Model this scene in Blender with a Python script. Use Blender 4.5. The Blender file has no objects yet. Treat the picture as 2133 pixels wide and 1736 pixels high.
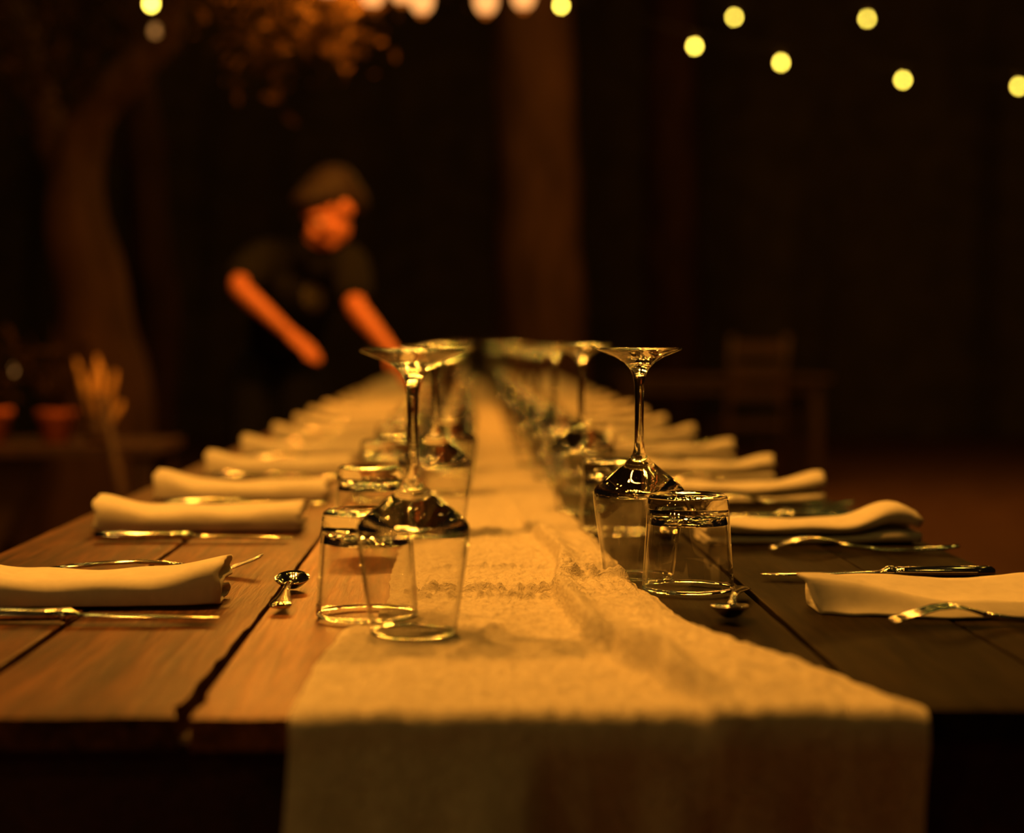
import bpy, bmesh, math, random
from mathutils import Vector, Matrix, noise
C = bpy.context.scene.collection
sc = bpy.context.scene
R = random.Random(7)
TZ = 0.75                                   # table top height

# ------------------------------------------------------------------ camera
cam = bpy.data.cameras.new('camera'); co = bpy.data.objects.new('camera', cam); C.objects.link(co)
co.location = (0, 0, 0.975)
co.rotation_euler = (math.radians(90 - 2.434), 0, math.radians(-1.456))
cam.sensor_fit = 'HORIZONTAL'; cam.sensor_width = 36; cam.lens = 60.76
cam.clip_start = 0.05; cam.clip_end = 200
cam.dof.use_dof = True; cam.dof.focus_distance = 1.57; cam.dof.aperture_fstop = 2.8
sc.camera = co
# ------------------------------------------------------------------ world, view
w = bpy.data.worlds.new('night'); sc.world = w; w.use_nodes = True
bg = w.node_tree.nodes['Background']; bg.inputs[0].default_value = (1.0, 0.55, 0.28, 1); bg.inputs[1].default_value = 0.0040
vs = sc.view_settings
vs.view_transform = 'Standard'; vs.look = 'None'; vs.gamma = 1; vs.use_curve_mapping = False; vs.exposure = 0.0
sc.cycles.use_denoising = True
sc.cycles.max_bounces = 16; sc.cycles.transmission_bounces = 14; sc.cycles.transparent_max_bounces = 32
sc.cycles.glossy_bounces = 6; sc.cycles.diffuse_bounces = 3
sc.cycles.sample_clamp_indirect = 600.0; sc.cycles.caustics_reflective = False; sc.cycles.caustics_refractive = False
WARM = (1.0, 0.375, 0.040)
P_FAR, P_NEAR, P_FILL, P_OPEN = 29.0, 46.0, 2.3, 13.0   # watts of one bulb: visible festoon, festoon above the frame, added fill string beside the near end, strings over the open ground

# ------------------------------------------------------------------ materials
def mat(name):
    m = bpy.data.materials.new(name); m.use_nodes = True
    nt = m.node_tree; nt.nodes.clear()
    out = nt.nodes.new('ShaderNodeOutputMaterial')
    return m, nt, out
def N(nt, t, **kw):
    n = nt.nodes.new(t)
    for k, v in kw.items(): setattr(n, k, v)
    return n
def ramp(nt, fac, stops):
    r = N(nt, 'ShaderNodeValToRGB'); e = r.color_ramp.elements
    while len(e) < len(stops): e.new(0.5)
    for el, (p, c) in zip(e, stops): el.position = p; el.color = (*c, 1)
    nt.links.new(fac, r.inputs[0]); return r.outputs[0]
def principled(nt, out, col, rough, metal=0.0, spec=0.5):
    b = N(nt, 'ShaderNodeBsdfPrincipled')
    if isinstance(col, tuple): b.inputs['Base Color'].default_value = (*col, 1)
    else: nt.links.new(col, b.inputs['Base Color'])
    if isinstance(rough, (int, float)): b.inputs['Roughness'].default_value = rough
    else: nt.links.new(rough, b.inputs['Roughness'])
    b.inputs['Metallic'].default_value = metal
    b.inputs['Specular IOR Level'].default_value = spec
    nt.links.new(b.outputs[0], out.inputs[0]); return b
def coords(nt, scale, kind='Object', rand=False):
    t = N(nt, 'ShaderNodeTexCoord'); mp = N(nt, 'ShaderNodeMapping'); mp.inputs['Scale'].default_value = scale
    nt.links.new(t.outputs[kind], mp.inputs[0])
    if rand:
        oi = N(nt, 'ShaderNodeObjectInfo'); mm = N(nt, 'ShaderNodeMath', operation='MULTIPLY'); mm.inputs[1].default_value = 37.0
        nt.links.new(oi.outputs['Random'], mm.inputs[0])
        cx = N(nt, 'ShaderNodeCombineXYZ')
        for i in range(3): nt.links.new(mm.outputs[0], cx.inputs[i])
        nt.links.new(cx.outputs[0], mp.inputs['Location'])
    return mp.outputs[0]
def noise_tex(nt, vec, scale, detail=4, rough=0.55, dist=0.0):
    n = N(nt, 'ShaderNodeTexNoise'); n.inputs['Scale'].default_value = scale; n.inputs['Detail'].default_value = detail
    n.inputs['Roughness'].default_value = rough; n.inputs['Distortion'].default_value = dist
    nt.links.new(vec, n.inputs['Vector']); return n.outputs['Fac']
def bump(nt, b, h, strength, dist=0.001):
    bp = N(nt, 'ShaderNodeBump'); bp.inputs['Strength'].default_value = strength; bp.inputs['Distance'].default_value = dist
    nt.links.new(h, bp.inputs['Height']); nt.links.new(bp.outputs[0], b.inputs['Normal'])

def noisy(name, c0, c1, rough, scale, bstr=0.0, bdist=0.002, stretch=(1, 1, 1), metal=0.0, spec=0.4, rand=False):
    m, nt, out = mat(name)
    n = noise_tex(nt, coords(nt, stretch, rand=rand), scale)
    b = principled(nt, out, ramp(nt, n, [(0.3, c0), (0.7, c1)]), rough, metal, spec)
    if bstr: bump(nt, b, n, bstr, bdist)
    return m
def wood_mat(name, dark, mid, light, rough_lo, rough_hi, bstr=0.5, spec=0.5):
    m, nt, out = mat(name)
    v = coords(nt, (1, 0.06, 1), rand=True)
    g = noise_tex(nt, v, 170, 5, 0.6, 0.3)
    g2 = noise_tex(nt, v, 22, 4, 0.6, 1.2)
    mx = N(nt, 'ShaderNodeMath', operation='ADD'); nt.links.new(g, mx.inputs[0]); nt.links.new(g2, mx.inputs[1])
    hf = N(nt, 'ShaderNodeMath', operation='MULTIPLY'); hf.inputs[1].default_value = 0.5; nt.links.new(mx.outputs[0], hf.inputs[0])
    col = ramp(nt, hf.outputs[0], [(0.34, dark), (0.5, mid), (0.66, light)])
    # knots: small dark eyes
    vk = coords(nt, (1, 0.55, 1), rand=True)
    vo = N(nt, 'ShaderNodeTexVoronoi'); vo.inputs['Scale'].default_value = 8.5; nt.links.new(vk, vo.inputs['Vector'])
    kn = ramp(nt, vo.outputs['Distance'], [(0.03, (0.25, 0.2, 0.18)), (0.085, (1, 1, 1))])
    mul = N(nt, 'ShaderNodeMixRGB', blend_type='MULTIPLY'); mul.inputs[0].default_value = 1
    nt.links.new(col, mul.inputs[1]); nt.links.new(kn, mul.inputs[2])
    st = noise_tex(nt, coords(nt, (1, 0.4, 1), rand=True), 14, 3)
    rr = N(nt, 'ShaderNodeMapRange'); rr.inputs[3].default_value = rough_lo; rr.inputs[4].default_value = rough_hi
    nt.links.new(st, rr.inputs[0])
    b = principled(nt, out, mul.outputs[0], rr.outputs[0], 0, spec)
    sm = N(nt, 'ShaderNodeMath', operation='ADD'); nt.links.new(hf.outputs[0], sm.inputs[0])
    kb = N(nt, 'ShaderNodeRGBToBW'); nt.links.new(kn, kb.inputs[0]); km = N(nt, 'ShaderNodeMath', operation='MULTIPLY'); km.inputs[1].default_value = 0.5
    nt.links.new(kb.outputs[0], km.inputs[0]); nt.links.new(km.outputs[0], sm.inputs[1])
    bump(nt, b, sm.outputs[0], bstr, 0.0016)
    return m
def cloth_mat(name, c, bstr, scale, twill=True, rand=False):
    m, nt, out = mat(name)
    v = coords(nt, (1, 1, 1), rand=rand)
    n1 = noise_tex(nt, v, scale, 4, 0.65, 0.6)
    col = ramp(nt, n1, [(0.25, tuple(x * 0.86 for x in c)), (0.7, c)])
    b = principled(nt, out, col, 0.9, 0, 0.12)
    wv = N(nt, 'ShaderNodeTexWave'); wv.inputs['Scale'].default_value = 420; wv.inputs['Distortion'].default_value = 1.0
    wv.bands_direction = 'DIAGONAL'; nt.links.new(v, wv.inputs['Vector'])
    h = N(nt, 'ShaderNodeMath', operation='MULTIPLY_ADD'); h.inputs[1].default_value = 0.18 if twill else 0.0
    nt.links.new(wv.outputs['Fac'], h.inputs[0]); nt.links.new(n1, h.inputs[2])
    bump(nt, b, h.outputs[0], bstr, 0.0014)
    return m
def gauze_mat():
    m, nt, out = mat('gauze')
    v = coords(nt, (1, 0.45, 1)); n1 = noise_tex(nt, v, 150, 4, 0.65, 1.5)
    v2 = coords(nt, (1, 1, 1)); n2 = noise_tex(nt, v2, 34, 3, 0.6, 0.8)
    ad = N(nt, 'ShaderNodeMath', operation='MULTIPLY_ADD'); ad.inputs[1].default_value = 0.9
    nt.links.new(n2, ad.inputs[0]); nt.links.new(n1, ad.inputs[2])
    col = ramp(nt, n1, [(0.3, (0.66, 0.58, 0.45)), (0.6, (0.80, 0.73, 0.60))])
    b = principled(nt, out, col, 0.95, 0, 0.05)
    bump(nt, b, ad.outputs[0], 0.9, 0.004)
    return m
def emis(name, col, s):
    m, nt, out = mat(name)
    e = N(nt, 'ShaderNodeEmission'); e.inputs[0].default_value = (*col, 1); e.inputs[1].default_value = s
    nt.links.new(e.outputs[0], out.inputs[0]); return m
def glass_solid():
    m, nt, out = mat('solid_glass')
    g = N(nt, 'ShaderNodeBsdfGlass'); g.inputs['IOR'].default_value = 1.5; g.inputs['Roughness'].default_value = 0.0
    g.inputs[0].default_value = (0.98, 0.98, 0.97, 1)
    b = N(nt, 'ShaderNodeBump'); b.inputs['Strength'].default_value = 0.14; b.inputs['Distance'].default_value = 0.0012
    n = noise_tex(nt, coords(nt, (1, 1, .45)), 95, 2, .5, .4); nt.links.new(n, b.inputs['Height']); nt.links.new(b.outputs[0], g.inputs['Normal'])
    nt.links.new(g.outputs[0], out.inputs[0]); return m
def glass_thin():
    # parallel-sided wall: light goes straight through, each face mirrors by Fresnel
    m, nt, out = mat('thin_glass')
    ge = N(nt, 'ShaderNodeNewGeometry')
    io = N(nt, 'ShaderNodeMapRange'); io.inputs[3].default_value = 1.5; io.inputs[4].default_value = 1 / 1.5
    nt.links.new(ge.outputs['Backfacing'], io.inputs[0])
    fr = N(nt, 'ShaderNodeFresnel'); nt.links.new(io.outputs[0], fr.inputs['IOR'])
    tr = N(nt, 'ShaderNodeBsdfTransparent'); tr.inputs[0].default_value = (0.992, 0.99, 0.985, 1)
    gl = N(nt, 'ShaderNodeBsdfGlossy'); gl.inputs['Roughness'].default_value = 0.02
    mx = N(nt, 'ShaderNodeMixShader'); nt.links.new(fr.outputs[0], mx.inputs[0])
    nt.links.new(tr.outputs[0], mx.inputs[1]); nt.links.new(gl.outputs[0], mx.inputs[2])
    gs = N(nt, 'ShaderNodeBsdfGlass'); gs.inputs['IOR'].default_value = 1.5
    lw = N(nt, 'ShaderNodeLayerWeight'); lw.inputs[0].default_value = 0.5
    fa = N(nt, 'ShaderNodeMapRange'); fa.inputs[1].default_value = .62; fa.inputs[2].default_value = .92; fa.clamp = True
    nt.links.new(lw.outputs['Facing'], fa.inputs[0])
    m2 = N(nt, 'ShaderNodeMixShader'); nt.links.new(fa.outputs[0], m2.inputs[0])
    nt.links.new(mx.outputs[0], m2.inputs[1]); nt.links.new(gs.outputs[0], m2.inputs[2])
    nt.links.new(m2.outputs[0], out.inputs[0]); return m
def envelope_mat():
    # frosted amber bulb envelope: glows and lets the filament's light out
    m, nt, out = mat('amber_envelope')
    tr = N(nt, 'ShaderNodeBsdfTransparent'); tr.inputs[0].default_value = (1.0, 0.9, 0.75, 1)
    e = N(nt, 'ShaderNodeEmission'); e.inputs[0].default_value = (1.0, 0.41, 0.115, 1); e.inputs[1].default_value = 2.1
    mx = N(nt, 'ShaderNodeMixShader'); mx.inputs[0].default_value = 0.5
    nt.links.new(tr.outputs[0], mx.inputs[1]); nt.links.new(e.outputs[0], mx.inputs[2])
    nt.links.new(mx.outputs[0], out.inputs[0]); return m

M = {}
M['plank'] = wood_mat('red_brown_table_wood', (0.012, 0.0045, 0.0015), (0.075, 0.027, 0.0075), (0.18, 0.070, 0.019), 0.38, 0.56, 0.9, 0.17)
M['plank_sheen'] = wood_mat('sheen_paled_table_wood', (0.04, 0.015, 0.005), (0.16, 0.058, 0.016), (0.34, 0.13, 0.036), 0.34, 0.5, 0.9, 0.24)  # lamp sheen on these boards put into a paler, glossier wood colour
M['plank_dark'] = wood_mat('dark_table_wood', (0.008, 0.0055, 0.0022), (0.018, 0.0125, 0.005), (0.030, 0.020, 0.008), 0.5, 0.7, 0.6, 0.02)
M['apron'] = wood_mat('apron_wood', (0.012, 0.003, 0.002), (0.035, 0.010, 0.006), (0.06, 0.02, 0.012), 0.5, 0.7)
M['dark_wood'] = noisy('dark_wood', (0.03, 0.014, 0.008), (0.07, 0.03, 0.016), 0.6, 18, 0.3, stretch=(1, 1, 0.2))
M['pale_wood'] = noisy('pale_wood', (0.20, 0.10, 0.045), (0.32, 0.17, 0.08), 0.6, 20, 0.2, stretch=(1, 1, 0.2))
M['gauze'] = gauze_mat()
M['napkin'] = cloth_mat('napkin_cotton', (0.80, 0.75, 0.64), 0.25, 60, rand=True)
M['steel'] = noisy('polished_steel', (0.72, 0.69, 0.64), (0.80, 0.77, 0.72), 0.09, 90, metal=1.0)
M['solid_glass'] = glass_solid(); M['thin_glass'] = glass_thin()
M['earth'] = noisy('earth', (0.11, 0.052, 0.030), (0.18, 0.088, 0.050), 0.95, 5, 0.5, 0.02, spec=0.1)
M['bark'] = noisy('bark', (0.042, 0.021, 0.014), (0.095, 0.047, 0.030), 0.9, 9, 0.8, 0.03, stretch=(1, 1, 0.25), spec=0.15)
M['leaf'] = noisy('leaf', (0.020, 0.010, 0.003), (0.040, 0.019, 0.005), 0.7, 6, spec=0.05)
M['hedge'] = noisy('hedge_leaf', (0.05, 0.042, 0.025), (0.08, 0.065, 0.036), 0.9, 4, spec=0.1)
M['skin'] = noisy('skin', (0.40, 0.13, 0.06), (0.46, 0.155, 0.075), 0.6, 25, spec=0.3)
M['shirt'] = noisy('black_cotton', (0.006, 0.0055, 0.0055), (0.010, 0.009, 0.0085), 0.95, 40, spec=0.05)
M['trousers'] = noisy('dark_denim', (0.008, 0.008, 0.010), (0.014, 0.014, 0.017), 0.95, 60, spec=0.05)
M['hair'] = noisy('dark_hair', (0.009, 0.0045, 0.003), (0.018, 0.009, 0.006), 0.7, 80, 0.4, stretch=(1, 1, 0.2), spec=0.2)
M['print'] = noisy('faded_print', (0.06, 0.05, 0.03), (0.10, 0.085, 0.05), 0.9, 60)
M['rubber'] = noisy('black_rubber', (0.012, 0.012, 0.012), (0.02, 0.02, 0.02), 0.6, 30)
M['eye'] = noisy('eye', (0.5, 0.48, 0.45), (0.6, 0.58, 0.55), 0.2, 10)
M['lips'] = noisy('lips', (0.42, 0.12, 0.09), (0.48, 0.15, 0.11), 0.5, 30)
M['terracotta'] = noisy('terracotta', (0.42, 0.10, 0.035), (0.52, 0.14, 0.05), 0.85, 14, 0.2)
M['straw'] = noisy('dried_straw', (0.55, 0.30, 0.10), (0.70, 0.42, 0.16), 0.8, 30, stretch=(1, 1, 0.2))
M['clay_jar'] = noisy('dark_clay', (0.05, 0.025, 0.015), (0.08, 0.04, 0.022), 0.6, 20, 0.2)
M['cable'] = noisy('black_cable', (0.003, 0.003, 0.003), (0.005, 0.005, 0.005), 0.8, 30, spec=0.02)
M['dark_bark'] = noisy('dark_bark', (0.013, 0.0065, 0.004), (0.032, 0.015, 0.009), 0.9, 9, 0.8, 0.03, stretch=(1, 1, 0.25), spec=0.1)
M['bulb'] = emis('yellow_bulb', (1.0, 0.72, 0.085), 24.0)
M['bulb_clear'] = emis('clear_yellow_bulb', (1.0, 0.60, 0.09), 60.0)
M['candle'] = emis('small_flame_glass', (1.0, 0.42, 0.10), 0.8)
M['envelope'] = envelope_mat()
M['tip'] = emis('bulb_tip', (1.0, 0.22, 0.02), 0.55)

# ------------------------------------------------------------------ helpers
def link(name, me, parent=None, mats=(), loc=None, rot=None):
    o = bpy.data.objects.new(name, me); C.objects.link(o)
    for m in mats: me.materials.append(m)
    if parent is not None: o.parent = parent
    if loc is not None: o.location = loc
    if rot is not None: o.rotation_euler = rot
    return o
def tag(o, label, cat, group=None, kind=None):
    o['label'] = label; o['category'] = cat
    if group: o['group'] = group
    if kind: o['kind'] = kind
    return o
def thing(name, label, cat, loc=(0, 0, 0), rotz=0.0, group=None):
    o = bpy.data.objects.new(name, None); C.objects.link(o); o.empty_display_size = 0.05
    o.location = loc; o.rotation_euler = (0, 0, rotz)
    return tag(o, label, cat, group)
def copy_tree(o, parent=None):
    c = o.copy(); C.objects.link(c)
    if parent is not None: c.parent = parent; c.matrix_parent_inverse = o.matrix_parent_inverse.copy()
    for ch in list(o.children): copy_tree(ch, c)
    return c
def mesh(name, verts, faces, smooth=True, midx=None):
    me = bpy.data.meshes.new(name); me.from_pydata([tuple(v) for v in verts], [], faces); me.update()
    if smooth: me.polygons.foreach_set('use_smooth', [True] * len(me.polygons))
    if midx: me.polygons.foreach_set('material_index', midx)
    return me
class MB:
    def __init__(s): s.v = []; s.f = []
    def add(s, v, f):
        b = len(s.v); s.v += [tuple(p) for p in v]; s.f += [tuple(i + b for i in q) for q in f]; return s
    def box(s, c, d, rot=None):
        pts = [Vector((sx * d[0] / 2, sy * d[1] / 2, sz * d[2] / 2)) for sx in (-1, 1) for sy in (-1, 1) for sz in (-1, 1)]
        if rot is not None: pts = [rot @ p for p in pts]
        pts = [p + Vector(c) for p in pts]
        return s.add(pts, [(0, 1, 3, 2), (4, 6, 7, 5), (0, 4, 5, 1), (2, 3, 7, 6), (0, 2, 6, 4), (1, 5, 7, 3)])
    def tube(s, pts, rad, seg=10, caps=True):
        pts = [Vector(p) for p in pts]; n = len(pts)
        if isinstance(rad, (int, float)): rad = [rad] * n
        rings = []; up = None
        for i in range(n):
            t = (pts[min(i + 1, n - 1)] - pts[max(i - 1, 0)]).normalized()
            if up is None: up = t.orthogonal().normalized()
            up = (up - t * up.dot(t)).normalized(); sd = t.cross(up)
            rings.append([pts[i] + (up * math.cos(a) + sd * math.sin(a)) * rad[i] for a in [2 * math.pi * k / seg for k in range(seg)]])
        v = [p for r in rings for p in r]
        f = [(i * seg + k, i * seg + (k + 1) % seg, (i + 1) * seg + (k + 1) % seg, (i + 1) * seg + k) for i in range(n - 1) for k in range(seg)]
        if caps: f += [tuple(reversed(range(seg))), tuple((n - 1) * seg + k for k in range(seg))]
        return s.add(v, f)
    def lathe(s, prof, seg=32, c=(0, 0, 0)):
        v = []; f = []; idx = []
        for r, z in prof:
            if r < 1e-6: idx.append([len(v)] * seg); v.append((c[0], c[1], c[2] + z))
            else:
                b = len(v); idx.append([b + k for k in range(seg)])
                v += [(c[0] + r * math.cos(2 * math.pi * k / seg), c[1] + r * math.sin(2 * math.pi * k / seg), c[2] + z) for k in range(seg)]
        for a, b in zip(idx, idx[1:]):
            for k in range(seg):
                q = [a[k], a[(k + 1) % seg], b[(k + 1) % seg], b[k]]
                q2 = [x for i, x in enumerate(q) if x not in q[:i]]
                if len(q2) > 2: f.append(tuple(q2))
        return s.add(v, f)
    def loft(s, st, seg=10):
        # stations along x: (x, y, z, half width, half thickness)
        v = []
        for x, y, z, hw, ht in st:
            v += [(x, y + hw * math.cos(2 * math.pi * k / seg), z + ht * math.sin(2 * math.pi * k / seg)) for k in range(seg)]
        n = len(st)
        f = [(i * seg + k, (i + 1) * seg + k, (i + 1) * seg + (k + 1) % seg, i * seg + (k + 1) % seg) for i in range(n - 1) for k in range(seg)]
        f += [tuple(range(seg)), tuple(reversed([(n - 1) * seg + k for k in range(seg)]))]
        return s.add(v, f)
    def build(s, name, m, parent=None, smooth=True, **kw):
        return link(name, mesh(name, s.v, s.f, smooth), parent, [m], **kw)
def sm(a, b, x):
    t = max(0, min(1, (x - a) / (b - a))); return t * t * (3 - 2 * t)
def interp(pts, x):
    if x <= pts[0][0]: return pts[0][1]
    for (a, va), (b, vb) in zip(pts, pts[1:]):
        if x <= b:
            t = (x - a) / (b - a); t = t * t * (3 - 2 * t); return va + (vb - va) * t
    return pts[-1][1]
def catmull(P, n):
    out = []; P = [Vector(p) for p in P]
    for i in range(len(P) - 1):
        p0, p1, p2, p3 = P[max(i - 1, 0)], P[i], P[i + 1], P[min(i + 2, len(P) - 1)]
        for k in range(n):
            t = k / n
            out.append(0.5 * ((2 * p1) + (p2 - p0) * t + (2 * p0 - 5 * p1 + 4 * p2 - p3) * t * t + (3 * p1 - p0 - 3 * p2 + p3) * t ** 3))
    out.append(P[-1]); return out
ORD = 'nearest second third fourth fifth sixth seventh eighth ninth tenth eleventh twelfth thirteenth fourteenth fifteenth sixteenth seventeenth eighteenth nineteenth twentieth'.split()

# ------------------------------------------------------------------ setting: ground and hedge
mb = MB(); nx, ny = 60, 60
for j in range(ny + 1):
    for i in range(nx + 1):
        x = -22 + 44 * i / nx; y = -12 + 36 * j / ny
        mb.v.append((x, y, 0.012 * noise.noise((x * 0.8, y * 0.8, 0)) - 0.012))
for j in range(ny):
    for i in range(nx):
        a = j * (nx + 1) + i; mb.f.append((a, a + 1, a + nx + 2, a + nx + 1))
fl = mb.build('floor', M['earth']); fl['kind'] = 'structure'
def hedge(name, x0, x1, y, h, depth, seed):
    mb = MB(); n = int((x1 - x0) / 0.35); rows = 14
    for i in range(n + 1):
        x = x0 + (x1 - x0) * i / n
        for j in range(rows + 1):
            a = j / rows * math.pi
            hh = h * (1 + 0.10 * noise.noise((x * 0.5, seed, 3)))
            yy = y - depth * math.cos(a) * (0.9 + 0.3 * noise.noise((x * 1.7, j * 0.6, seed)))
            zz = hh * min(1, math.sin(a) ** 0.35) * (1 + 0.06 * noise.noise((x * 2.1, j, seed + 5)))
            mb.v.append((x, yy, max(0, zz) - 0.02))
    for i in range(n):
        for j in range(rows):
            a = i * (rows + 1) + j; mb.f.append((a, a + rows + 1, a + rows + 2, a + 1))
    return mb.build(name, M['hedge'], smooth=False)
o = hedge('hedge', -20, 20, 19.0, 5.5, 1.2, 1)
tag(o, 'tall dark hedge closing off the unlit end of the garden', 'hedge')

# ------------------------------------------------------------------ the long table
T0, T1 = 1.045, 10.7
table = thing('dining_table', 'long plank dining table set for a dinner under hanging bulbs', 'table', (0, 0, 0))
edges = [-0.502, -0.322, -0.172, -0.022, 0.116, 0.254, 0.393, 0.522]
front = [0.010, 0.002, -0.006, -0.004, 0.0, 0.006, 0.012]
def plank_mesh(i):
    a, b = edges[i], edges[i + 1]
    ys = [T0 + front[i]]; y = ys[0]
    while y < 2.6: y += 0.022; ys.append(y)
    while y < T1: y += 0.25; ys.append(min(y, T1))
    v = []; f = []
    dz = [0.000, -0.0012, 0.0, -0.001, -0.0008, 0.0, -0.0012][i]
    for y in ys:
        wob = 0.0016 * noise.noise((y * 2.3, a * 31, 1)) + 0.0010 * noise.noise((y * 19, a * 17, 2))
        wob2 = 0.0016 * noise.noise((y * 2.3, b * 31, 4)) + 0.0010 * noise.noise((y * 19, b * 17, 5))
        la = a + 0.0022 + wob * .7; rb = b - 0.0022 - abs(wob2)
        cz = dz + 0.0006 * noise.noise((y * 1.3, i * 5.0, 8))
        if i == 1:      # chipped, wider gap near the table's front end
            near = 1 - sm(1.10, 1.42, y)
            rb -= 0.0035 * near
            for yc, amp, wd in ((1.075, 0.007, 0.012), (1.15, 0.0025, 0.03), (1.215, 0.0055, 0.010), (1.345, 0.005, 0.010), (1.30, 0.002, 0.03)):
                rb -= amp * math.exp(-((y - yc) / wd) ** 2)
        if i == 2:
            la += 0.002 * (1 - sm(1.1, 1.4, y)) + 0.004 * math.exp(-((y - 1.08) / 0.012) ** 2)
        if i == 0: rb -= 0.003 * (1 - sm(1.1, 1.6, y))
        be = 0.0010
        prof = [(la, -0.021), (la, -be), (la + be * 0.4, -be * 0.3), (la + be * 1.4, 0)] + \
               [(la + (rb - la) * t, 0.0004 * math.sin(t * 9 + i)) for t in (0.25, 0.5, 0.75)] + \
               [(rb - be * 1.4, 0), (rb - be * 0.4, -be * 0.3), (rb, -be), (rb, -0.021)]
        fr_drop = 0.0015 if y == ys[0] else 0
        v += [(px, y, TZ + cz + (pz - fr_drop if pz > -0.01 else pz)) for px, pz in prof]
    n = 11
    for r in range(len(ys) - 1):
        for k in range(n):
            f.append((r * n + k, r * n + (k + 1) % n, (r + 1) * n + (k + 1) % n, (r + 1) * n + k))
    f += [tuple(reversed(range(n))), tuple((len(ys) - 1) * n + k for k in range(n))]
    f = [tuple(reversed(q)) for q in f]
    return mesh('plank', v, f, smooth=False)
for i in range(7): link('plank', plank_mesh(i), table, [M['plank' if i < 2 else 'plank_sheen' if i < 4 else 'plank_dark']])
# apron boards, battens and trestle legs
def board(c, d, m, name):
    mb = MB(); rows = max(2, int(max(d[0], d[1]) / 0.25))
    mb.box(c, d); me = mesh(name, mb.v, mb.f, False)
    bm = bmesh.new(); bm.from_mesh(me); bmesh.ops.bevel(bm, geom=bm.edges[:], offset=0.003, segments=1, affect='EDGES'); bm.to_mesh(me); bm.free()
    return link(name, me, table, [m])
board((0.01, T0 + 0.045, TZ - 0.0825), (0.98, 0.026, 0.12), M['apron'], 'end_apron')
board((0.01, T1 - 0.045, TZ - 0.0825), (0.98, 0.026, 0.12), M['apron'], 'end_apron')
for sx in (-0.465, 0.485): board((sx, (T0 + T1) / 2, TZ - 0.0725), (0.026, T1 - T0 - 0.13, 0.10), M['apron'], 'side_apron')
for yy in (1.5, 3.4, 5.8, 8.2, 10.2):
    for sx in (-0.40, 0.42): board((sx, yy, (TZ - 0.023) / 2 - 0.006), (0.085, 0.085, TZ - 0.023), M['apron'], 'leg')

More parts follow.
